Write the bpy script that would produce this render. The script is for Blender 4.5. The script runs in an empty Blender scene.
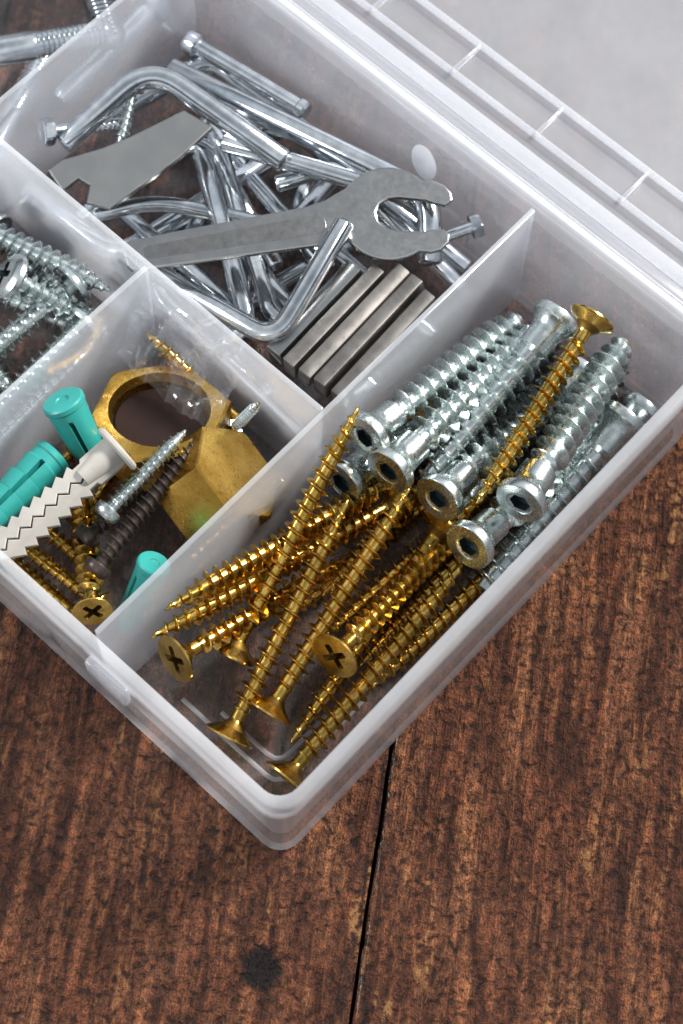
import bpy, bmesh, math, random
from mathutils import Vector, Quaternion, Matrix, noise
random.seed(7)
# All modelling is in centimetres; everything is scaled to metres at the end.
scene=bpy.context.scene
COL=scene.collection
PI=math.pi
# ------------------------------------------------------------------ materials
def newmat(name):
    m=bpy.data.materials.new(name);m.use_nodes=True;nt=m.node_tree;nt.nodes.clear()
    out=nt.nodes.new("ShaderNodeOutputMaterial");return m,nt,out
def N(nt,t,**kw):
    n=nt.nodes.new(t)
    for k,v in kw.items():
        if k.startswith('_'): setattr(n,k[1:],v)
        else: n.inputs[k].default_value=v
    return n
def coords(nt,scale=(100,100,100)):
    tc=nt.nodes.new("ShaderNodeTexCoord");mp=nt.nodes.new("ShaderNodeMapping");mp.inputs['Scale'].default_value=scale
    nt.links.new(tc.outputs['Object'],mp.inputs[0]);return mp.outputs[0]
def ramp(nt,src,stops):
    r=nt.nodes.new("ShaderNodeValToRGB");e=r.color_ramp.elements
    while len(e)<len(stops): e.new(.5)
    for i,(p,c) in enumerate(stops):
        e[i].position=p;e[i].color=(c if len(c)==4 else (*c,1))
    nt.links.new(src,r.inputs[0]);return r.outputs[0]
def mixc(nt,f,a,b,mode='MIX'):
    m=nt.nodes.new("ShaderNodeMix");m.data_type='RGBA';m.blend_type=mode
    for s,v in ((m.inputs[0],f),(m.inputs[6],a),(m.inputs[7],b)):
        if hasattr(v,'links'): nt.links.new(v,s)
        elif isinstance(v,(int,float)): s.default_value=v
        else: s.default_value=(*v,1)
    return m.outputs[2]
def mth(nt,op,a,b=None,clamp=False):
    m=nt.nodes.new("ShaderNodeMath");m.operation=op;m.use_clamp=clamp
    for s,v in ((m.inputs[0],a),(m.inputs[1],b)):
        if v is None: continue
        if hasattr(v,'links'): nt.links.new(v,s)
        else: s.default_value=v
    return m.outputs[0]
def metal(name,c1,c2,rough=(.18,.4),scale=3,bump=0,dirt=(.2,.12,.05),dirtamt=.3,metallic=1.0):
    m,nt,out=newmat(name);co=coords(nt)
    n1=N(nt,"ShaderNodeTexNoise",Scale=scale,Detail=2.0);nt.links.new(co,n1.inputs['Vector'])
    n2=N(nt,"ShaderNodeTexNoise",Scale=scale*6,Detail=3.0,Roughness=.7);nt.links.new(co,n2.inputs['Vector'])
    oi=nt.nodes.new("ShaderNodeObjectInfo")
    col=mixc(nt,ramp(nt,n1.outputs[0],[(.35,(0,0,0)),(.65,(1,1,1))]),c1,c2)
    col=mixc(nt,mth(nt,'MULTIPLY',ramp(nt,n2.outputs[0],[(.50,(0,0,0)),(.72,(1,1,1))]),dirtamt),col,dirt)
    hs=nt.nodes.new("ShaderNodeHueSaturation");nt.links.new(col,hs.inputs['Color'])
    nt.links.new(mth(nt,'ADD',mth(nt,'MULTIPLY',oi.outputs['Random'],.3),.82),hs.inputs['Value'])
    b=N(nt,"ShaderNodeBsdfPrincipled",Metallic=metallic);nt.links.new(hs.outputs[0],b.inputs['Base Color'])
    mr=nt.nodes.new("ShaderNodeMapRange");nt.links.new(n2.outputs[0],mr.inputs[0]);mr.inputs[1].default_value=.3;mr.inputs[2].default_value=.7
    mr.inputs[3].default_value=rough[0];mr.inputs[4].default_value=rough[1];nt.links.new(mr.outputs[0],b.inputs['Roughness'])
    if bump:
        bp=N(nt,"ShaderNodeBump",Strength=bump,Distance=.0003);nt.links.new(n2.outputs[0],bp.inputs['Height']);nt.links.new(bp.outputs[0],b.inputs['Normal'])
    nt.links.new(b.outputs[0],out.inputs[0]);return m
GOLD=metal("gold_zinc",(.70,.46,.12),(.42,.265,.055),rough=(.14,.28),dirt=(.12,.065,.018),dirtamt=.5)
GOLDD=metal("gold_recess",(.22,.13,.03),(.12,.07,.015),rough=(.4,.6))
BRASS=metal("raw_brass",(.66,.42,.10),(.44,.25,.045),rough=(.22,.4),scale=1.5,bump=.2,dirt=(.2,.10,.02),dirtamt=.5)
ZINC=metal("zinc_plate",(.66,.71,.70),(.50,.56,.55),rough=(.20,.32),dirt=(.3,.31,.29),dirtamt=.1)
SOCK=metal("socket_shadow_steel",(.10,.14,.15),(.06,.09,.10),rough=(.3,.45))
CHROME=metal("chrome_steel",(.76,.79,.82),(.56,.60,.63),rough=(.07,.18),dirt=(.2,.2,.2),dirtamt=.15)
STEEL=metal("brushed_steel",(.48,.48,.47),(.42,.42,.415),rough=(.20,.27),scale=1.2,dirt=(.32,.31,.30),dirtamt=.08)
STEELD=metal("stamped_recess_steel",(.27,.27,.27),(.24,.24,.24),rough=(.30,.38),scale=1,dirtamt=.03)
DARKST=metal("dark_steel",(.36,.335,.31),(.24,.225,.21),rough=(.30,.42),scale=2,dirt=(.10,.09,.08),dirtamt=.4)
BLACKM=metal("black_oxide",(.05,.04,.04),(.08,.06,.05),rough=(.25,.4),metallic=.6)
def plain(name,c,rough=.4,nz=.08,spec=.5):
    m,nt,out=newmat(name);co=coords(nt)
    n=N(nt,"ShaderNodeTexNoise",Scale=4.0,Detail=3.0);nt.links.new(co,n.inputs['Vector'])
    col=mixc(nt,n.outputs[0],tuple(x*(1-nz*2.5) for x in c),tuple(min(1,x*(1+nz)) for x in c))
    b=N(nt,"ShaderNodeBsdfPrincipled",Roughness=rough);nt.links.new(col,b.inputs['Base Color'])
    b.inputs['Specular IOR Level'].default_value=spec
    nt.links.new(b.outputs[0],out.inputs[0]);return m
TEAL=plain("teal_nylon",(.025,.29,.26),.38)
GREYP=plain("grey_nylon",(.40,.375,.335),.45)
RUBBER=plain("dark_rubber",(.022,.012,.010),.6,spec=.12)
def plastic(name,milky,tint=(.95,.965,1.0),rough=.2,gloss=1.0,diff=.5,edge=.1):
    m,nt,out=newmat(name);co=coords(nt)
    tr=N(nt,"ShaderNodeBsdfTransparent");tr.inputs[0].default_value=(.98,.985,1,1)
    di=N(nt,"ShaderNodeBsdfDiffuse");di.inputs[0].default_value=(*tint,1)
    tl=N(nt,"ShaderNodeBsdfTranslucent");tl.inputs[0].default_value=(*tint,1)
    m1=N(nt,"ShaderNodeMixShader",Fac=1-diff);nt.links.new(di.outputs[0],m1.inputs[1]);nt.links.new(tl.outputs[0],m1.inputs[2])
    n=N(nt,"ShaderNodeTexNoise",Scale=.7,Detail=3.0,Roughness=.6);nt.links.new(co,n.inputs['Vector'])
    mr=nt.nodes.new("ShaderNodeMapRange");nt.links.new(n.outputs[0],mr.inputs[0]);mr.inputs[1].default_value=.3;mr.inputs[2].default_value=.7
    mr.inputs[3].default_value=milky*.88;mr.inputs[4].default_value=milky*1.12
    lw=N(nt,"ShaderNodeLayerWeight",Blend=.5)
    fac=mth(nt,'ADD',mr.outputs[0],mth(nt,'MULTIPLY',lw.outputs['Facing'],edge),True)
    m2=N(nt,"ShaderNodeMixShader");nt.links.new(fac,m2.inputs[0]);nt.links.new(tr.outputs[0],m2.inputs[1]);nt.links.new(m1.outputs[0],m2.inputs[2])
    gl=N(nt,"ShaderNodeBsdfGlossy",Roughness=rough);gl.inputs[0].default_value=(1,1,1,1)
    # Schlick reflection on the outward side only (no false internal reflection)
    geo=nt.nodes.new("ShaderNodeNewGeometry")
    fr=mth(nt,'ADD',mth(nt,'MULTIPLY',mth(nt,'POWER',lw.outputs['Facing'],4.0),.8),.05)
    fr=mth(nt,'MULTIPLY',fr,mth(nt,'SUBTRACT',1.0,geo.outputs['Backfacing']))
    m3=N(nt,"ShaderNodeMixShader");nt.links.new(mth(nt,'MULTIPLY',fr,gloss),m3.inputs[0]);nt.links.new(m2.outputs[0],m3.inputs[1]);nt.links.new(gl.outputs[0],m3.inputs[2])
    nt.links.new(m3.outputs[0],out.inputs[0]);return m
WT=(.80,.815,.85)
PWALL=plastic("frosted_plastic",.235,edge=.12,rough=.24,gloss=.75,tint=WT)
PFLOOR=plastic("clear_floor_plastic",.07,rough=.14,edge=.04)
PLID=plastic("frosted_lid_plastic",.36,rough=.35,edge=.08,tint=(.56,.575,.61))
PLRIM=plastic("lid_rim_plastic",.26,rough=.2,edge=.12,tint=(.76,.775,.81))
PEDGE=plastic("thick_plastic_edge",.32,rough=.12,edge=.15,tint=(.92,.94,.97))
PRIB=plastic("moulded_rib_plastic",.24,rough=.15,tint=WT)
BAGM=plastic("clear_bag_film",.04,rough=.05,gloss=1.3,edge=.14)
# wood
def woodmat():
    m,nt,out=newmat("rough_sawn_wood");L=nt.links
    tc=nt.nodes.new("ShaderNodeTexCoord")
    def mp(s,loc=(0,0,0)):
        q=nt.nodes.new("ShaderNodeMapping");q.inputs['Scale'].default_value=tuple(100*v for v in s);q.inputs['Location'].default_value=loc
        L.new(tc.outputs['Object'],q.inputs[0]);return q.outputs[0]
    def nz(s,det=4.0,ro=.6,dist=0.0,loc=(0,0,0)):
        n=N(nt,"ShaderNodeTexNoise",Scale=1.0,Detail=det,Roughness=ro,Distortion=dist);L.new(mp(s,loc),n.inputs['Vector']);return n.outputs[0]
    broad=nz((.12,.9,1),4,.6,.5)
    streak=nz((.45,3.6,1),4,.7,.4)
    saw=nz((5.2,5.2,1),4,.62,.5)        # short torn fibres
    grit=nz((16,22,1),3,.7)
    tan=nz((.26,1.9,1),4,.65,.8,(13,5,0))
    base=ramp(nt,broad,[(.32,(.058,.021,.012)),(.48,(.112,.041,.021)),(.60,(.165,.067,.034)),(.74,(.24,.112,.055))])
    c=mixc(nt,.75,base,ramp(nt,streak,[(.36,(.08,.06,.06)),(.5,(.46,.45,.44)),(.64,(.97,.90,.80))]),'OVERLAY')
    c=mixc(nt,.7,c,ramp(nt,saw,[(.36,(.06,.05,.05)),(.5,(.5,.5,.5)),(.64,(.95,.9,.82))]),'OVERLAY')
    c=mixc(nt,.65,c,ramp(nt,grit,[(.36,(.08,.07,.07)),(.5,(.5,.5,.5)),(.64,(.97,.93,.88))]),'OVERLAY')
    worn=mth(nt,'MULTIPLY',ramp(nt,tan,[(.55,(0,0,0)),(.66,(1,1,1))]),ramp(nt,saw,[(.46,(0,0,0)),(.58,(1,1,1))]))
    worn=mth(nt,'MULTIPLY',worn,ramp(nt,streak,[(.44,(0,0,0)),(.56,(1,1,1))]))
    c=mixc(nt,mth(nt,'MULTIPLY',worn,.75),c,(.42,.22,.08))
    pit=mth(nt,'MULTIPLY',ramp(nt,saw,[(.35,(1,1,1)),(.42,(0,0,0))]),.6)
    c=mixc(nt,pit,c,(.016,.008,.006))
    sx=nt.nodes.new("ShaderNodeSeparateXYZ");L.new(mp((1,1,1)),sx.inputs[0])
    wob=mth(nt,'MULTIPLY',mth(nt,'SUBTRACT',saw,.5),.4)
    kn=None
    for (kx,ky,kr) in ((-2.3,.05,.34),(-3.4,-8.6,.3)):
        dx=mth(nt,'MULTIPLY',mth(nt,'SUBTRACT',sx.outputs[0],kx),.8);dy=mth(nt,'SUBTRACT',sx.outputs[1],ky)
        dd=mth(nt,'SQRT',mth(nt,'ADD',mth(nt,'MULTIPLY',dx,dx),mth(nt,'MULTIPLY',dy,dy)))
        k=mth(nt,'SUBTRACT',1.0,mth(nt,'DIVIDE',mth(nt,'ADD',dd,wob),kr*1.6),True)
        kn=k if kn is None else mth(nt,'MAXIMUM',kn,k)
    c=mixc(nt,ramp(nt,kn,[(.15,(0,0,0)),(.45,(1,1,1))]),c,(.012,.007,.006))
    b=N(nt,"ShaderNodeBsdfPrincipled");L.new(c,b.inputs['Base Color']);b.inputs['Specular IOR Level'].default_value=.6
    L.new(ramp(nt,grit,[(.3,(.45,)*3),(.7,(.24,)*3)]),b.inputs['Roughness'])
    h=mth(nt,'ADD',mth(nt,'MULTIPLY',saw,1.0),mth(nt,'MULTIPLY',grit,.35))
    h=mth(nt,'ADD',h,mth(nt,'MULTIPLY',streak,1.3))
    h=mth(nt,'SUBTRACT',h,mth(nt,'MULTIPLY',kn,.6))
    bp=N(nt,"ShaderNodeBump",Strength=1.0,Distance=.0046);L.new(h,bp.inputs['Height']);L.new(bp.outputs[0],b.inputs['Normal'])
    L.new(b.outputs[0],out.inputs[0]);return m
WOOD=woodmat()
# ------------------------------------------------------------------ helpers
def mesh_from(bm,name,mats,sharp=35):
    me=bpy.data.meshes.new(name);bmesh.ops.recalc_face_normals(bm,faces=bm.faces[:]);bm.to_mesh(me);bm.free()
    for m in (mats if isinstance(mats,(list,tuple)) else [mats]): me.materials.append(m)
    for p in me.polygons: p.use_smooth=True
    me.set_sharp_from_angle(angle=math.radians(sharp));return me
def obj(name,me,parent=None,loc=(0,0,0),rot=None):
    o=bpy.data.objects.new(name,me);COL.objects.link(o);o.location=loc
    if rot is not None: o.rotation_mode='QUATERNION';o.rotation_quaternion=rot
    if parent: o.parent=parent
    return o
def thing(o,label,cat,group=None):
    o["label"]=label;o["category"]=cat
    if group: o["group"]=group
    return o
def rings(bm,rs,n,cap0=True,cap1=True,loop=False,center0=None,center1=None):
    """rs: list of (radius or func(theta), z)"""
    R=[]
    for r,z in rs:
        row=[]
        for i in range(n):
            t=2*PI*i/n;rr=r(t) if callable(r) else r
            row.append(bm.verts.new((rr*math.cos(t),rr*math.sin(t),z)))
        R.append(row)
    pairs=list(zip(R,R[1:]))+([(R[-1],R[0])] if loop else [])
    for a,b in pairs:
        for i in range(n):
            j=(i+1)%n;bm.faces.new((a[i],a[j],b[j],b[i]))
    if not loop:
        for flag,row,c in ((cap0,R[0],center0),(cap1,R[-1],center1)):
            if not flag: continue
            if c is None: bm.faces.new(row)
            else:
                v=bm.verts.new((0,0,c))
                for i in range(n): bm.faces.new((row[i],row[(i+1)%n],v))
    return R
def darken(bm,rmax,zmax,zmin):
    for f in bm.faces:
        c=f.calc_center_median()
        if math.hypot(c.x,c.y)<rmax and zmin<c.z<zmax: f.material_index=1
def plus(w,l,s=1.0):
    def f(t):
        c=abs(math.cos(t))+1e-6;q=abs(math.sin(t))+1e-6
        return s*max(min(l/c,w/q),min(w/c,l/q))
    return f
def hexf(a,s=1.0):
    def f(t): return s*a/math.cos((t%(PI/3))-PI/6)
    return f
def hexmin(a,m):
    h=hexf(a);return lambda t:min(h(t),m)
def thread_bm(z0,L,core,outer,pitch,taper=.8,n=20,tipr=.02,blunt=False):
    bm=bmesh.new()
    prof=[(0,0),(.46,0),(.62,.72),(.68,1),(.73,1),(.80,.7),(.90,0)]
    T=int((L-z0)/pitch)+2
    rows=[]
    for k in range(-1,T):
        for f,h in prof:
            row=[]
            for i in range(n+1):
                t=i/n;z=z0+(k+f+t)*pitch
                e=1.0
                if z>L-taper: e=max(0,(L-z)/taper)
                if blunt: cr=core*(.72+.28*e);ou=outer*(.6+.4*e)
                else: cr=tipr+(core-tipr)*(e**.8);ou=tipr+(outer-tipr)*(e**.75)
                s=min(1,max(0,(z-z0)/(pitch*.8)))
                if z<=z0: s=0
                if z>=L: s=0
                r=cr+(ou-cr)*h*s
                a=2*PI*t
                zz=min(max(z,z0),L)
                row.append(bm.verts.new((r*math.cos(a),r*math.sin(a),-zz)))
            rows.append(row)
    for a,b in zip(rows,rows[1:]):
        for i in range(n): bm.faces.new((a[i],a[i+1],b[i+1],b[i]))
    if blunt:
        rr=core*.72
        v=bm.verts.new((0,0,-L-.03));ring=[bm.verts.new((rr*math.cos(2*PI*i/n),rr*math.sin(2*PI*i/n),-L)) for i in range(n)]
        for i in range(n): bm.faces.new((ring[i],ring[(i+1)%n],v))
    bmesh.ops.remove_doubles(bm,verts=bm.verts[:],dist=.0008)
    return bm
CACHE={}
def csk_screw_mesh(L,hr,core,outer,pitch,mat,key):
    k=(key,round(L,1))
    if k in CACHE: return CACHE[k]
    L=round(L,1)
    bm=thread_bm(hr*1.1,L,core,outer,pitch,taper=min(1.1,L*.2))
    rings(bm,[(core,-hr*.5),(core,-hr*1.2)],20,False,False)
    th=mesh_from(bm,"threaded_shank",mat,50)
    bm=bmesh.new()
    w,l=hr*.14,hr*.58
    rings(bm,[(core*.95,-hr*.80),(core*1.1,-hr*.66),(hr*.55,-hr*.40),(hr*.94,-hr*.13),(hr,-hr*.07),(hr*.98,0),(hr*.86,0.0),(plus(w,l),0.0),(plus(w*.9,l*.8),-hr*.3),(plus(w*.6,l*.35),-hr*.5)],48,True,True)
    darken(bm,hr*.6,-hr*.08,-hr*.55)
    for q in range(4):
        a=PI/4+q*PI/2
        m=Matrix.Rotation(a,4,'Z')@Matrix.Translation((hr*.42,0,.004))@Matrix.Diagonal((hr*.36,hr*.04,.012,1))
        bmesh.ops.create_cube(bm,size=1,matrix=m)
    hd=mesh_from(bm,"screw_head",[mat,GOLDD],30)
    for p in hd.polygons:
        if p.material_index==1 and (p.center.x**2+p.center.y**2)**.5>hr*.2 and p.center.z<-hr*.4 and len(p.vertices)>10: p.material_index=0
    CACHE[k]=(th,hd);return CACHE[k]
def furn_screw_mesh(L):
    k=('c',round(L,1))
    if k in CACHE: return CACHE[k]
    L=round(L,1)
    bm=thread_bm(1.08,L,.235,.425,.33,taper=.7,n=24,blunt=True)
    rings(bm,[(.235,-1.2),(.24,-1.08),(.355,-.98),(.36,-.42)],32,False,False)
    th=mesh_from(bm,"threaded_shank",ZINC,40)
    bm=bmesh.new()
    rings(bm,[(.355,-.62),(.365,-.48),(.39,-.42),(.48,-.26),(.545,-.21),(.55,-.19),(.55,-.04),(.54,-.01),(.525,0.0),(.31,0.0),(.295,-.01),(.27,-.02),(hexf(.205),-.025),(hexf(.20),-.20)],48,True,True,center1=-.23)
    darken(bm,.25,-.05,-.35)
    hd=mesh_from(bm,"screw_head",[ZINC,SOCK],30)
    CACHE[k]=(th,hd);return CACHE[k]
def pan_mesh(L,hr,core,outer,pitch,mat,key):
    k=(key,round(L,1))
    if k in CACHE: return CACHE[k]
    L=round(L,1)
    bm=thread_bm(.12,L,core,outer,pitch,taper=min(.9,L*.2));rings(bm,[(core,.02),(core,-.2)],20,False,False)
    th=mesh_from(bm,"threaded_shank",mat,50)
    bm=bmesh.new();w,l=hr*.13,hr*.5
    rings(bm,[(core,-.02),(hr*.96,-.02),(hr,.03),(hr*.96,.12),(hr*.8,.2),(hr*.62,.235),(plus(w,l),.24),(plus(w*.9,l*.8),.05),(plus(w*.5,l*.3),0.0)],48)
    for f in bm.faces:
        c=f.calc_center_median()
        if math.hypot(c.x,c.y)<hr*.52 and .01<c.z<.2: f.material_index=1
    hd=mesh_from(bm,"screw_head",[mat,SOCK],30)
    CACHE[k]=(th,hd);return CACHE[k]
def hexbolt_mesh(L,hr,core,outer,pitch,mat,key):
    k=(key,round(L,1))
    if k in CACHE: return CACHE[k]
    L=round(L,1)
    bm=thread_bm(L*.35,L,core,outer,pitch,taper=.15,blunt=True);rings(bm,[(outer*.95,.02),(outer*.95,-L*.35),(core,-L*.4)],20,False,False)
    th=mesh_from(bm,"threaded_shank",mat,50)
    bm=bmesh.new();a=hr*.866
    rings(bm,[(hexmin(a,hr*.93),0),(hexf(a),.04),(hexf(a),hr*.62),(hexmin(a,hr*.92),hr*.72),(hr*.8,hr*.74),(hr*.7,hr*.7)],48)
    hd=mesh_from(bm,"bolt_head",mat,25)
    CACHE[k]=(th,hd);return CACHE[k]
def place(kind,meshes,head,tip,label,cat,group,roll=None):
    head=Vector(head);tip=Vector(tip)
    q=(tip-head).to_track_quat('-Z','Y')@Quaternion((0,0,1),random.uniform(0,6.28) if roll is None else roll)
    e=bpy.data.objects.new(kind,None);COL.objects.link(e);e.empty_display_size=.002
    e.location=head;e.rotation_mode='QUATERNION';e.rotation_quaternion=q
    thing(e,label,cat,group)
    obj("head",meshes[1],e);obj("shank",meshes[0],e)
    return e
def L_(a,b): return (Vector(a)-Vector(b)).length
def gold(h,t,label="yellow zinc countersunk wood screw lying in the clear box",hr=.54,core=.155,outer=.285,pitch=.255,grp="yellow zinc wood screws in the large compartment"):
    return place("wood_screw",csk_screw_mesh(L_(h,t),hr,core,outer,pitch,GOLD,('g',hr)),h,t,label,"screw",grp)
def furn(h,t,label="silver hex socket furniture screw with coarse thread and flanged head"):
    return place("furniture_screw",furn_screw_mesh(L_(h,t)),h,t,label,"screw","silver furniture screws in the large compartment")
def silver(h,t,label="small silver pan head screw in the side compartment",hr=.42,core=.13,outer=.22,pitch=.2,mat=None,grp="silver screws in the side compartment",kind="pan_head_screw"):
    mat=mat or ZINC
    return place(kind,pan_mesh(L_(h,t),hr,core,outer,pitch,mat,('p',hr,mat.name)),h,t,label,"screw",grp)
def bolt(h,t,label,hr=.42,r=.2,grp=None,mat=None):
    mat=mat or CHROME
    return place("hex_bolt",hexbolt_mesh(L_(h,t),hr,r*.82,r,.12,mat,('b',hr,r)),h,t,label,"bolt",grp)
def tube_mesh(pts,r,fillet=.6,name="key_body",mat=None):
    pts=[Vector(p) for p in pts];P=[pts[0]]
    for i in range(1,len(pts)-1):
        a,b,c=pts[i-1],pts[i],pts[i+1];d1=(a-b).normalized();d2=(c-b).normalized()
        f=min(fillet,(a-b).length*.45,(c-b).length*.45)
        p0=b+d1*f;p1=b+d2*f
        for k in range(9):
            t=k/8;P.append(p0*(1-t)**2+b*2*t*(1-t)+p1*t*t)
    P.append(pts[-1])
    bm=bmesh.new();n=12
    T0=(P[1]-P[0]).normalized();up=Vector((0,0,1)) if abs(T0.z)<.9 else Vector((1,0,0))
    X=T0.cross(up).normalized();rows=[]
    def row(p,T,X,s):
        Y=T.cross(X);rr=[]
        for i in range(n):
            a=(i//2)*PI/3+(-.16 if i%2==0 else .16)
            rr.append(bm.verts.new(p+(X*math.cos(a)+Y*math.sin(a))*r*s))
        return rr
    for i,p in enumerate(P):
        if i==0: T=(P[1]-P[0])
        elif i==len(P)-1: T=P[-1]-P[-2]
        else: T=(P[i+1]-P[i]).normalized()+(P[i]-P[i-1]).normalized()
        T.normalize();X=(X-T*X.dot(T)).normalized()
        if i==0: rows.append(row(p,T,X,.82));rows.append(row(p+T*.05,T,X,1))
        elif i==len(P)-1: rows.append(row(p-T*.05,T,X,1));rows.append(row(p,T,X,.82))
        else: rows.append(row(p,T,X,1))
    for a,b in zip(rows,rows[1:]):
        for i in range(n): bm.faces.new((a[i],a[(i+1)%n],b[(i+1)%n],b[i]))
    bm.faces.new(rows[0]);bm.faces.new(rows[-1])
    return mesh_from(bm,name,mat or CHROME,50)
def hexkey(pts,r,label="chrome L-shaped hex key in the tool compartment",fillet=.6,mat=None,name="hex_key"):
    c=sum((Vector(p) for p in pts),Vector())/len(pts)
    o=obj(name,tube_mesh([Vector(p)-c for p in pts],r*1.13,fillet,name,mat),None,c)
    return thing(o,label,"hex key","hex keys heaped in the tool compartment")
def rrect(x0,x1,y0,y1,r,z,n=6):
    pts=[]
    for cx,cy,a0 in ((x1-r,y1-r,0),(x0+r,y1-r,PI/2),(x0+r,y0+r,PI),(x1-r,y0+r,1.5*PI)):
        for i in range(n+1):
            a=a0+PI/2*i/n;pts.append((cx+r*math.cos(a),cy+r*math.sin(a),z))
    return pts
def loft(bm,rows,mi=None):
    R=[[bm.verts.new(p) for p in r] for r in rows];n=len(R[0])
    for k,(a,b) in enumerate(zip(R,R[1:])):
        for i in range(n):
            f=bm.faces.new((a[i],a[(i+1)%n],b[(i+1)%n],b[i]))
            if mi: f.material_index=mi[k]
    return bm.faces.new(R[0]),bm.faces.new(R[-1])
def box_bm(bm,x0,x1,y0,y1,z0,z1,bev=.03,seg=2):
    m=Matrix.Translation(((x0+x1)/2,(y0+y1)/2,(z0+z1)/2))@Matrix.Diagonal((x1-x0,y1-y0,z1-z0,1))
    r=bmesh.ops.create_cube(bm,size=1,matrix=m)
    es=list({e for v in r['verts'] for e in v.link_edges})
    if bev: bmesh.ops.bevel(bm,geom=es,offset=bev,segments=seg,affect='EDGES',profile=.5)
def extrude_outline(pts,t,bev=.03):
    bm=bmesh.new();vs=[bm.verts.new((x,y,-t/2)) for x,y in pts];f=bm.faces.new(vs)
    r=bmesh.ops.extrude_face_region(bm,geom=[f]);bmesh.ops.translate(bm,verts=[v for v in r['geom'] if isinstance(v,bmesh.types.BMVert)],vec=(0,0,t))
    bmesh.ops.recalc_face_normals(bm,faces=bm.faces[:])
    es=[e for e in bm.edges if abs(e.verts[0].co.z-e.verts[1].co.z)<1e-6]
    if bev: bmesh.ops.bevel(bm,geom=es,offset=bev,segments=2,affect='EDGES',profile=.5)
    return bm
# ------------------------------------------------------------------ table
bm=bmesh.new()
seam=-1.893;PW=12.0
def strip(y0,y1,x0=-70,x1=80):
    g=.032
    sec=[(y0+g,-1.6),(y0+g,-.22),(y0+g+.02,-.07),(y0+g+.08,-.015),(y0+g+.25,0),(y1-g-.25,0),(y1-g-.08,-.015),(y1-g-.02,-.07),(y1-g,-.22),(y1-g,-1.6)]
    K=400;prev=None
    for i in range(K+1):
        x=x0+(x1-x0)*i/K
        wob=.02*noise.noise(Vector((x*.4,y0,0)))+.03*noise.noise(Vector((x*1.9,y0,3)))
        row=[bm.verts.new((x,y+wob,z)) for j,(y,z) in enumerate(sec)]
        if prev:
            for a in range(len(sec)-1): bm.faces.new((prev[a],prev[a+1],row[a+1],row[a]))
        prev=row
for k in range(-5,6): strip(seam+k*PW,seam+(k+1)*PW)
me=mesh_from(bm,"table_planks",WOOD,60)
ground=obj("table_top",me,None,(0,0,0),Quaternion((0,0,1),math.atan2(.556,.831)))
ground["kind"]="structure";thing(ground,"dark reddish brown rough sawn wooden plank table","table")
bm=bmesh.new();box_bm(bm,-80,90,-70,80,-2.2,-1.5,0)
und=obj("underlay",mesh_from(bm,"underlay",RUBBER),ground)
# ------------------------------------------------------------------ storage box
W=13.3;YL=20.3;O=-.24
boxe=bpy.data.objects.new("storage_box",None);COL.objects.link(boxe);thing(boxe,"open clear frosted plastic organizer box with compartments full of hardware","storage box")
def R_(i,z,r): return rrect(O+i,W+.24-i,O+i,YL-i,r,z)
bm=bmesh.new()
RR=[R_(.32,0,.40),R_(.22,.04,.48),R_(.16,.14,.52),R_(.13,3.15,.55),R_(.10,3.22,.58),R_(.02,3.27,.62),R_(0,3.33,.62),R_(0,3.92,.62),R_(.03,3.98,.6),R_(.07,4.0,.58),R_(.22,4.0,.48),R_(.26,3.97,.45),R_(.28,3.9,.42),R_(.40,.45,.36),R_(.50,.25,.3),R_(.62,.18,.25)]
f0,f1=loft(bm,RR,[2,2,0,2,2,2,2,2,2,2,2,2,0,0,0])
f1.material_index=1
bmesh.ops.recalc_face_normals(bm,faces=bm.faces[:])
bmesh.ops.delete(bm,geom=[f0],context='FACES_ONLY')
obj("tray",mesh_from(bm,"tray",[PWALL,PFLOOR,PEDGE],40),boxe)
def divider(x0,x1,y0,y1):
    bm=bmesh.new();box_bm(bm,x0,x1,y0,y1,.19,3.93,.03,2)
    for f in bm.faces:
        if f.calc_center_median().z>3.88: f.material_index=1
    return obj("divider",mesh_from(bm,"divider",[PWALL,PEDGE]),boxe)
divider(.1,W-.1,4.93,5.05)
divider(6.55,6.67,5.06,YL-.3)
divider(.1,6.54,9.95,10.07)
divider(.1,6.54,15.18,15.30)
divider(6.68,W-.1,15.18,15.30)
for y in (4.35,14.9):
    bm=bmesh.new();box_bm(bm,-.42,-.2,y-.55,y+.55,2.8,3.5,.08,3)
    obj("latch",mesh_from(bm,"latch",PRIB),boxe)
bm=bmesh.new()
def ridge(path,w=.05,z=.186,h=.035):
    prev=None
    for i,p in enumerate(path):
        p=Vector((*p,0));a=Vector((*path[max(0,i-1)],0));b=Vector((*path[min(len(path)-1,i+1)],0));t=(b-a).normalized();n=Vector((-t.y,t.x,0))
        row=[bm.verts.new(p+n*s*w+Vector((0,0,z+hh))) for s,hh in ((-1,0),(-.4,h),(.4,h),(1,0))]
        if prev:
            for k in range(3): bm.faces.new((prev[k],prev[k+1],row[k+1],row[k]))
        prev=row
ridge([(1.0,3.8),(1.0,1.4),(1.04,1.2),(1.2,1.04),(1.4,1.0),(3.6,1.0)])
ridge([(1.35,3.0),(1.35,1.7),(1.39,1.5),(1.5,1.39),(1.7,1.35),(2.8,1.35)])
obj("floor_rib",mesh_from(bm,"floor_rib",PEDGE),boxe)
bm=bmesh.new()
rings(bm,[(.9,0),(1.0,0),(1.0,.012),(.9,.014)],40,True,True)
lb=obj("glare_oval",mesh_from(bm,"glare_oval",PEDGE),boxe,(12.98,7.85,2.95),Quaternion((0,1,0),-PI/2));lb.scale=(.6,.36,1)  # pale oval modelled to imitate a spot of glare on the hinge wall
bm=bmesh.new()
box_bm(bm,13.56,14.0,.3,YL-.5,3.62,3.72,.03)
box_bm(bm,13.62,13.68,.3,YL-.5,3.72,3.84,.02)
obj("hinge",mesh_from(bm,"hinge",PRIB),boxe)
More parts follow.
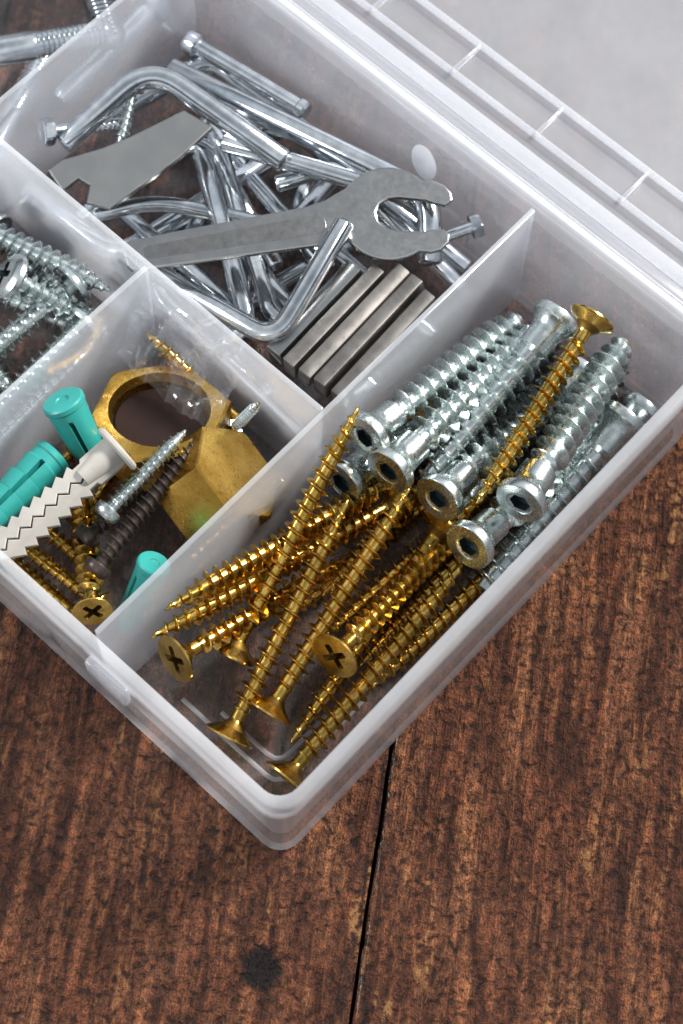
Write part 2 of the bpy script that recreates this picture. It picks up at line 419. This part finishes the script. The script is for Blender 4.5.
lid=bpy.data.objects.new("lid",None);COL.objects.link(lid);lid.parent=boxe;lid.location=(14.02,0,3.7)
lid.rotation_mode='QUATERNION';lid.rotation_quaternion=Quaternion((0,1,0),math.radians(1.5))
bm=bmesh.new()
def RL(i,z,r): return rrect(i,W+.2-i,O+i,YL-i,r,z)
f0,f1=loft(bm,[RL(.3,-.75,.5),RL(.15,-.68,.55),RL(.08,-.5,.6),RL(0,.2,.7),RL(.02,.28,.68),RL(.1,.3,.6),RL(.2,.3,.55),RL(.24,.24,.5),RL(.3,-.5,.45),RL(.4,-.6,.4),RL(.6,-.63,.35)],[1,1,1,1,1,1,1,1,0,0])
obj("panel",mesh_from(bm,"lid_panel",[PLID,PLRIM],40),lid)
bm=bmesh.new()
box_bm(bm,1.06,1.12,.4,YL-1,-.62,-.38,.02);box_bm(bm,2.06,2.12,.4,YL-1,-.62,-.38,.02)
for k in range(8): box_bm(bm,1.13,2.05,1.55+k*2.45-.03,1.55+k*2.45+.03,-.62,-.40,.02)
obj("rib",mesh_from(bm,"lid_rib",PRIB),lid)
# ------------------------------------------------------------------ large compartment: furniture screws
furn((7.2,4.38,2.6),(12.2,4.2,1.4))
furn((6.95,3.5,2.62),(11.9,3.69,1.80))
furn((7.35,2.43,2.2),(11.93,2.65,.9))
furn((12.3,3.3,2.55),(7.7,3.0,1.75),"silver furniture screw lying head away among the others")
furn((8.14,.95,3.0),(12.95,1.95,2.1),"silver furniture screw resting on top of the pile")
furn((6.90,1.22,2.4),(11.7,1.25,.95))
furn((11.75,.82,1.9),(7.0,.66,.9),"silver furniture screw lying head away by the box wall")
furn((6.4,4.30,1.7),(11.2,4.15,.6))
furn((12.6,.85,1.0),(8.1,.8,.55));furn((8.2,3.3,.85),(12.7,3.5,.62));furn((12.5,2.5,.75),(8.0,2.35,.6));furn((9.0,1.6,.6),(12.8,1.75,1.5))
gold((12.20,2.46,3.6),(7.7,1.65,2.75),"yellow zinc countersunk screw lying on top of silver screws",hr=.52)
# gold screws
gold((2.23,3.51,1.0),(7.32,4.70,3.4),"long yellow zinc wood screw leaning up against the divider")
gold((1.12,4.02,2.05),(5.6,3.35,.55),"yellow zinc wood screw with its cross recess head showing")
gold((7.3,3.4,.7),(1.08,4.66,2.2),"yellow zinc wood screw pointing its tip at the corner")
gold((7.6,3.75,.95),(1.55,4.66,2.9),"yellow zinc wood screw pointing its tip at the divider")
gold((.94,2.39,.75),(6.0,3.73,2.4));gold((1.84,2.11,.9),(7.03,2.97,2.4))
gold((3.33,1.66,2.2),(8.0,2.05,.55),"yellow zinc wood screw with its cross recess head showing")
gold((1.09,.92,.75),(6.82,1.2,1.6));gold((7.4,2.2,1.2),(1.76,1.42,.4),"yellow zinc wood screw with its tip down on the floor")
for h,t in (((9.4,2.8,.6),(3.6,3.4,.4)),((9.0,.8,.6),(3.8,1.0,.45)),((9.2,1.6,.6),(4.0,1.5,.5)),((9.9,4.2,.6),(4.6,4.3,.5)),((9.4,2.1,.6),(3.8,2.5,.5)),((9.2,3.3,.6),(4.4,3.0,1.1))):
    gold(h,t)
# ------------------------------------------------------------------ tool compartment
def place_flat(name,me,center,dirv,nrm):
    X=Vector(dirv).normalized();Z=Vector(nrm).normalized();Z=(Z-X*Z.dot(X)).normalized();Y=Z.cross(X)
    return obj(name,me,None,center,Matrix((X,Y,Z)).transposed().to_quaternion())
pts=[];ph=math.radians(-14)
def rotp(a,b): return (a*math.cos(ph)-b*math.sin(ph),a*math.sin(ph)+b*math.cos(ph))
def arc(a0,a1,r,n):
    return [rotp(r*math.cos(math.radians(a0+(a1-a0)*i/n)),r*math.sin(math.radians(a0+(a1-a0)*i/n))) for i in range(n+1)]
pts+=[(-1.7,.47),(-1.3,.54)]
pts+=arc(150,50,1.08,12)
pts+=[rotp(.95,.84),rotp(1.20,.74),rotp(1.36,.56),rotp(1.38,.40),rotp(1.22,.26),rotp(.98,.30),rotp(.78,.36),rotp(.2,.38),rotp(-.02,.34),rotp(-.2,.20),rotp(-.26,0),rotp(-.2,-.20),rotp(-.02,-.34),rotp(.2,-.38),rotp(.78,-.36),rotp(.98,-.30),rotp(1.22,-.28),rotp(1.36,-.40),rotp(1.34,-.58),rotp(1.18,-.76),rotp(.95,-.84)]
pts+=arc(-50,-142,1.08,12)
pts+=[(-1.3,-.54),(-1.7,-.47),(-5.55,-.36),(-5.68,-.32),(-5.75,-.22),(-5.80,.22),(-5.74,.32),(-5.6,.36)]
me=mesh_from(extrude_outline(pts,.16,.045),"wrench",STEEL,20)
rp=[(-1.55,.22),(-1.4,.13),(-1.38,0),(-1.4,-.13),(-1.55,-.22),(-5.25,-.15),(-5.35,-.1),(-5.38,0),(-5.35,.1),(-5.25,.15)]
me2=mesh_from(extrude_outline(rp,.02,.006),"handle_recess",STEELD,20)
wr=thing(place_flat("wrench",me,(11.3,7.42,3.25),(4.26,-3.12,.05),(-.10,-.12,1)),"flat grey steel open-end wrench lying on top of hex keys","wrench")
obj("handle_recess",me2,wr,(0,0,.076))
P0=Vector((8.6,12.9,2.85))
pl=[(10.31,12.63),(10.42,11.85),(9.4,11.85),(7.45,12.1),(7.2,12.6),(7.55,12.85),(7.5,13.15),(7.05,13.2),(7.2,13.8),(7.6,13.75),(8.4,13.3),(9.0,13.05)]
pl=[(x-P0.x,y-P0.y) for x,y in pl][::-1]
me=mesh_from(extrude_outline(pl,.15,.03),"steel_plate",STEEL,20)
thing(place_flat("steel_plate",me,P0,(1,0,.06),(-.1,0,1)),"flat grey steel plate with a notched end among hex keys","metal plate")
H=hexkey
H([(10.39,7.86,3.55),(7.55,7.27,2.75),(7.10,11.2,2.2)],.2,"chrome hex key with its short arm over the wrench")
H([(8.01,14.23,2.5),(10.63,14.03,3.0),(11.0,10.2,2.7)],.24,"thick chrome hex key with a wide bend",fillet=.9)
H([(11.12,13.9,2.5),(12.55,7.3,2.7),(11.5,6.3,2.2)],.25,"long thick chrome hex key running beside the wall")
H([(10.46,11.63,2.6),(12.3,7.9,2.4),(12.7,7.2,1.6)],.2)
H([(10.07,11.9,2.3),(7.75,8.25,1.9),(7.1,8.6,1.2)],.2)
H([(10.6,11.9,1.9),(8.3,8.0,1.6),(9.2,7.4,1.5)],.18)
H([(8.9,13.3,2.0),(10.6,12.3,1.8),(9.4,9.0,1.5)],.2)
H([(7.3,12.6,2.2),(8.6,11.9,2.0),(10.2,9.1,2.0)],.17)
H([(12.6,12.9,1.0),(11.2,12.9,1.1),(10.4,8.3,.9)],.2);H([(7.2,14.8,1.0),(7.3,12,1.0),(11.8,11.2,1.1)],.22)
H([(12.7,9.9,1.1),(9.2,9.4,1.2),(8.6,6.4,1.1)],.2);H([(12.6,6.0,.9),(12.5,11.8,1.3),(11.6,12.2,1.3)],.22)
H([(7.0,6.0,.8),(7.2,10.8,1.2),(8.8,10.9,1.3)],.2);H([(9.4,14.6,1.4),(12.4,14.0,1.5),(12.5,10,1.6)],.2)
H([(11.9,5.6,1.4),(12.1,9.6,2.0),(10.8,10.3,1.9)],.18);H([(7.2,9.6,.5),(12.4,8.4,.5),(12.5,7,.5)],.2)
H([(7.2,13.6,.5),(12.2,13.2,.5),(12.5,12,.5)],.2);H([(9.0,5.6,.5),(9.6,11.2,.5),(8.4,11.4,.5)],.22);H([(10.9,5.5,.6),(11.0,9.9,.7),(12,10.4,.8)],.2)
H([(8.1,12.6,1.5),(8.0,8.9,1.5),(7.2,8.4,1.5)],.16)
H([(8.2,10.9,.9),(11.9,12.5,.9),(12.4,11.6,.9)],.2);H([(7.1,8.0,.9),(10.0,10.6,.9),(9.6,11.6,.9)],.2)
bm=bmesh.new();rings(bm,[(.16,.05),(.27,.0),(.30,-.08),(.30,-.3),(.22,-.36),(.2,-.42),(.2,-3.2),(.24,-3.25),(.24,-3.4),(.18,-3.46)],28)
e=Vector((12.3,14.55,1.8));t=Vector((12.7,11.2,1.9))
thing(obj("dowel_pin",mesh_from(bm,"dowel_pin",CHROME,35),None,e,(t-e).to_track_quat('-Z','Y')),"smooth silver connecting pin with a collar at one end","pin")
bolt((12.75,6.2,2.35),(11.4,6.9,2.2),"small silver hex bolt poking out beside the wrench",hr=.3,r=.14)
bolt((8.0,14.5,2.75),(9.6,13.7,2.2),"small silver hex bolt beside a flat plate",hr=.32,r=.15)
silver((10.05,14.0,2.7),(8.9,13.35,2.3),"short silver screw wedged between hex keys",hr=.25,core=.1,outer=.16,pitch=.16,grp=None)
def bar(a,b,w,h,mat,label,tilt):
    a=Vector(a);b=Vector(b);l=(b-a).length
    bm=bmesh.new();box_bm(bm,-l/2,l/2,-w/2,w/2,-h/2,h/2,.05,2)
    for v in bm.verts:
        if v.co.z>0 and abs(v.co.x)>l/2-.04: v.co.x*=.985
    thing(place_flat("steel_bar",mesh_from(bm,"steel_bar",mat,25),(a+b)/2,b-a,(-.05,tilt,1)),label,"metal bar","short steel bars stacked side by side")
bar((10.1,7.22,2.6),(7.42,7.18,2.3),.40,.6,STEEL,"short bright steel bar stacked beside darker bars",.1)
bar((10.4,6.80,2.62),(7.40,6.74,2.35),.34,.6,DARKST,"short dark steel bar in a row of bars",.05)
bar((10.75,6.42,2.68),(7.42,6.34,2.4),.34,.6,DARKST,"short dark steel bar in a row of bars",-.12)
bar((10.8,6.03,2.6),(7.5,5.94,2.35),.34,.6,DARKST,"short dark steel bar in a row of bars",.08)
bar((10.75,5.64,2.5),(7.6,5.56,2.2),.32,.6,DARKST,"short dark steel bar in a row of bars",-.05)
# ------------------------------------------------------------------ nuts and plugs compartment
def nut(c,nrm,a,hole,h,label,spin=0,solid=False):
    bm=bmesh.new()
    if solid:
        rings(bm,[(hexf(a*.96),-h/2),(hexf(a),-h/2+.04),(hexf(a),h/2-.05),(hexmin(a*.98,a*1.09),h/2)],72)
    else:
        rs=[(hole*1.06,h/2),(a*.95,h/2),(hexmin(a*.97,a*1.06),h/2-.01),(hexf(a),h/2-.08),(hexf(a),-h/2+.1),(hexmin(a,a*1.08),-h/2),(hole*1.06,-h/2)]
        k=int(h/.16)
        for i in range(k+1):
            z=-h/2+.06+(h-.12)*i/k;rs.append((hole if i%2 else hole*1.05,z))
        rings(bm,rs,72,loop=True)
    q=Vector(nrm).to_track_quat('Z','Y')@Quaternion((0,0,1),spin)
    return thing(obj("hex_nut",mesh_from(bm,"hex_nut",BRASS,18),None,c,q),label,"nut","large brass hex nuts")
nut((4.75,8.02,1.75),(.25,.2,1),1.34,1.03,1.05,"large brass hex nut ring lying with a dark washer inside",.3)
bm=bmesh.new();rings(bm,[(.94,0),(1.0,.03),(1.0,.1),(.95,.14),(.5,.12)],40,True,True)
thing(obj("rubber_washer",mesh_from(bm,"rubber_washer",RUBBER),None,(4.74,8.0,1.85),Vector((.25,.2,1)).to_track_quat('Z','Y')),"dark brown rubber disc inside the brass nut","washer")
nut((4.55,6.15,1.75),(.5,-.3,.6),1.04,.6,1.4,"large brass hex nut standing tilted on its edge",.55,solid=True)
def plug(head,tip,r,label,short=False,roll=1.2):
    head=Vector(head);tip=Vector(tip);L=(tip-head).length
    bm=bmesh.new();n=48
    def slit(rr):
        return lambda t:rr*(.5 if abs(math.sin(2*t))<.14 else 1.0)
    rs=[(r*.28,-.03),(r*.33,.0),(r*.92,0),(r*1.0,-.04),(r*1.0,-.14),(r*.93,-.18),(r*.92,-.35)]
    z=-.4
    if short: rs+=[(slit(r*.9),-.45)]
    else:
        while z>-L+.5:
            rs+=[(slit(r*1.02),z),(slit(r*.88),z-.38),(slit(r*.86),z-.42)];z-=.45
    rs+=[(slit(r*.8),-L+.3),(slit(r*.55),-L)]
    rings(bm,rs,n,True,True)
    o=obj("wall_plug",mesh_from(bm,"wall_plug",TEAL,30),None,head,(tip-head).to_track_quat('-Z','Y')@Quaternion((0,0,1),roll))
    return thing(o,label,"wall plug","teal plastic wall plugs")
plug((3.36,9.38,3.2),(3.2,8.5,2.0),.46,"small teal plastic wall plug with a blunt round end",short=True)
plug((2.6,8.95,2.3),(.1,8.9,2.3),.45,"thick teal ribbed plastic wall plug with a slit",roll=0.2)
plug((2.3,5.72,2.3),(1.2,5.65,.7),.36,"teal plastic wall plug standing nose down",short=True)
ge=bpy.data.objects.new("wall_plug",None);COL.objects.link(ge);thing(ge,"pale grey plastic wall plug with flange and zigzag split","wall plug")
h=Vector((3.37,7.75,3.2));t=Vector((.05,8.1,2.55));X=(t-h).normalized();Z=Vector((0,-.25,1));Z=(Z-X*Z.dot(X)).normalized();Y=Z.cross(X)
ge.location=h;ge.rotation_mode='QUATERNION';ge.rotation_quaternion=Matrix((X,Y,Z)).transposed().to_quaternion()
bm=bmesh.new();rings(bm,[(.2,-.05),(.50,-.05),(.56,0),(.56,.05),(.52,.09),(.3,.1)],32)
obj("flange",mesh_from(bm,"flange",GREYP),ge,(0,0,0),Quaternion((0,1,0),PI/2))
bm=bmesh.new();rings(bm,[(.26,.0),(.27,.1),(.25,.5),(.2,.95)],24)
obj("collar",mesh_from(bm,"collar",GREYP),ge,(0,0,.12),Quaternion((0,1,0),PI/2))
for sgn in (1,-1):
    pts=[(.05,.34*sgn),(.75,.34*sgn),(.8,.27*sgn),(1.0,.27*sgn)]
    x=1.0
    for k in range(7): pts+=[(x+.04,.40*sgn),(x+.26,.27*sgn)];x+=.3
    pts+=[(3.3,.16*sgn)]
    x=3.25;k=0
    while x>.9:
        pts.append((x,(.018 if sgn>0 else -.018)+(.07 if k%2 else -.07)));x-=.17;k+=1
    pts+=[(.85,.02*sgn),(.05,.02*sgn)]
    if sgn<0: pts=pts[::-1]
    bm=extrude_outline(pts,.5,.02)
    for v in bm.verts:
        if v.co.z>0: v.co.z-=.5*abs(v.co.y)
    obj("jaw",mesh_from(bm,"jaw",GREYP,25),ge)
G2="small screws in the nuts compartment"
gold((.72,5.95,2.05),(2.9,8.7,.8),"yellow zinc screw with its cross recess head showing",hr=.42,grp=G2)
silver((2.43,7.11,2.6),(4.75,7.15,2.85),"thin silver screw lying across the nuts",hr=.3,core=.14,outer=.21,pitch=.16,grp=G2)
silver((1.55,6.6,2.0),(4.9,6.95,2.55),"thin black oxide screw lying between nuts",hr=.3,core=.14,outer=.22,pitch=.17,mat=BLACKM,grp=G2)
silver((1.95,7.35,1.7),(5.0,7.3,1.4),"thin black oxide screw below the silver one",hr=.3,core=.12,outer=.19,pitch=.17,mat=BLACKM,grp=G2)
gold((1.16,6.3,.9),(.9,9.4,1.0),"small yellow zinc screw on the compartment floor",hr=.36,core=.12,outer=.2,pitch=.2,grp=G2)
gold((.75,6.6,.6),(.6,9.6,.5),"small yellow zinc screw on the compartment floor",hr=.36,core=.12,outer=.2,pitch=.2,grp=G2)
gold((1.7,6.9,.5),(1.6,9.6,.6),"small yellow zinc screw on the compartment floor",hr=.36,core=.12,outer=.2,pitch=.2,grp=G2)
gold((6.25,7.0,1.0),(6.0,9.6,2.2),"small yellow zinc screw beside the brass nut",hr=.36,core=.13,outer=.21,pitch=.2,grp=G2)
gold((5.9,5.6,.6),(3.0,5.5,.5),"small yellow zinc screw on the compartment floor",hr=.36,core=.12,outer=.2,pitch=.2,grp=G2)
gold((2.4,9.5,.5),(5.5,9.3,.6),"small yellow zinc screw on the compartment floor",hr=.36,core=.12,outer=.2,pitch=.2,grp=G2)
gold((2.2,8.1,.6),(4.9,8.6,.5),"small yellow zinc screw on the compartment floor",hr=.36,core=.12,outer=.2,pitch=.2,grp=G2)
silver((5.9,7.0,1.3),(6.2,6.45,2.9),"thin silver screw with its point sticking up",hr=.22,core=.08,outer=.12,pitch=.13,grp=G2)
# crumpled bag
bm=bmesh.new();GN=24;rows=[]
for i in range(GN+1):
    r=[]
    for j in range(GN+1):
        x=5.2+1.25*i/GN;y=7.0+2.8*j/GN
        p=Vector((x*1.4,y*1.2,2))
        z=1.9+1.5*(i/GN)+.9*abs(noise.noise(p*1.1))+.6*abs(noise.noise(p*1.9+Vector((3,3,3))))-.1
        r.append(bm.verts.new((x+.1*noise.noise(p*1.5+Vector((5,0,0)))*(1-i/GN),y+.15*noise.noise(p*1.3),min(3.8,max(.3,z)))))
    rows.append(r)
for a,b in zip(rows,rows[1:]):
    for j in range(GN): bm.faces.new((a[j],a[j+1],b[j+1],b[j]))
me=mesh_from(bm,"plastic_bag",BAGM,12)
thing(obj("plastic_bag",me),"crumpled clear plastic bag film tucked behind the nuts","plastic bag")
# ------------------------------------------------------------------ side compartment
def S(h,t,label="long silver pan head screw in the side compartment",hr=.5): silver(h,t,label,hr=hr,core=.19,outer=.30,pitch=.23)
S((4.75,12.35,2.9),(5.8,10.7,1.2),"silver pan head screw with its head facing up",hr=.56)
S((5.2,14.9,2.2),(6.22,10.9,2.2));S((5.75,11.7,2.1),(1.6,12.0,1.8));S((5.3,10.9,1.9),(1.4,10.9,1.5))
S((4.2,14.6,1.5),(5.6,10.7,1.2));S((5.9,13.4,1.3),(2.2,12.9,1.2))
S((6.0,14.6,.7),(5.9,10.9,.6));S((1.7,10.7,.7),(5.7,11.0,.6));S((3.8,14.6,.7),(3.4,11,.6));S((2.0,13.6,.6),(5.6,14.1,.5))
# ------------------------------------------------------------------ far compartment
FG="bolts in the far compartment"
bolt((8.7,17.4,2.2),(11.2,15.9,2.0),"silver hex bolt lying in the far compartment",hr=.55,r=.36,grp=FG)
bolt((12.4,18.2,2.0),(11.0,15.7,1.9),"silver hex bolt lying in the far compartment",hr=.55,r=.36,grp=FG)
bolt((12.6,16.2,1.1),(9.4,16.0,1.0),"silver hex bolt lying in the far compartment",hr=.5,r=.3,grp=FG)
bolt((7.4,16.2,.8),(10.4,17.4,.7),"silver hex bolt lying in the far compartment",hr=.5,r=.3,grp=FG)
# ------------------------------------------------------------------ scale to metres
K=.01
for me in bpy.data.meshes: me.transform(Matrix.Scale(K,4))
for o in bpy.data.objects: o.location*=K
# ------------------------------------------------------------------ camera
cam=bpy.data.cameras.new("camera");co=bpy.data.objects.new("camera",cam);COL.objects.link(co);scene.camera=co
co.location=Vector((-6.9182,-6.7348,40.5129))*K
yaw,pit,roll=.6880,1.1655,.0588
d=Vector((math.cos(yaw)*math.cos(pit),math.sin(yaw)*math.cos(pit),-math.sin(pit)))
r=d.cross(Vector((0,0,1))).normalized();u=r.cross(d)
r2=r*math.cos(roll)+u*math.sin(roll);u2=-r*math.sin(roll)+u*math.cos(roll)
co.rotation_mode='QUATERNION';co.rotation_quaternion=Matrix((r2,u2,-d)).transposed().to_quaternion()
cam.sensor_fit='VERTICAL';cam.sensor_height=36;cam.sensor_width=24;cam.lens=1999.3*36/1024
cam.clip_start=.01;cam.clip_end=20
cam.dof.use_dof=True;cam.dof.focus_distance=.41;cam.dof.aperture_fstop=18
# ------------------------------------------------------------------ light
w=bpy.data.worlds.new("World");scene.world=w;w.use_nodes=True;nt=w.node_tree
bg=nt.nodes["Background"];tc=nt.nodes.new("ShaderNodeTexCoord");sp=nt.nodes.new("ShaderNodeSeparateXYZ");nt.links.new(tc.outputs['Generated'],sp.inputs[0])
rp=ramp(nt,mth(nt,'ADD',mth(nt,'MULTIPLY',sp.outputs[2],.5),.5),[(.5,(.03,.027,.025)),(.68,(.08,.09,.10)),(.8,(.7,.78,.88)),(.9,(.95,.98,1.0)),(1,(.35,.39,.45))])
nt.links.new(rp,bg.inputs[0]);bg.inputs[1].default_value=.88
def area(name,loc,tgt,sx,sy,e,col):
    l=bpy.data.lights.new(name,'AREA');l.shape='RECTANGLE';l.size=sx*K;l.size_y=sy*K;l.energy=e;l.color=col
    o=bpy.data.objects.new(name,l);COL.objects.link(o);o.location=Vector(loc)*K
    o.rotation_mode='QUATERNION';o.rotation_quaternion=(Vector(tgt)-Vector(loc)).to_track_quat('-Z','Y')
area("window_light",(80,-20,80),(6,6,0),20,20,27.0,(1,.975,.94))
area("added_fill",(-40,50,40),(6,8,0),24,24,4.0,(.94,.97,1))  # added fill lamp on the left to brighten the plastic walls
scene.view_settings.view_transform='Standard';scene.view_settings.look='None';scene.view_settings.exposure=0
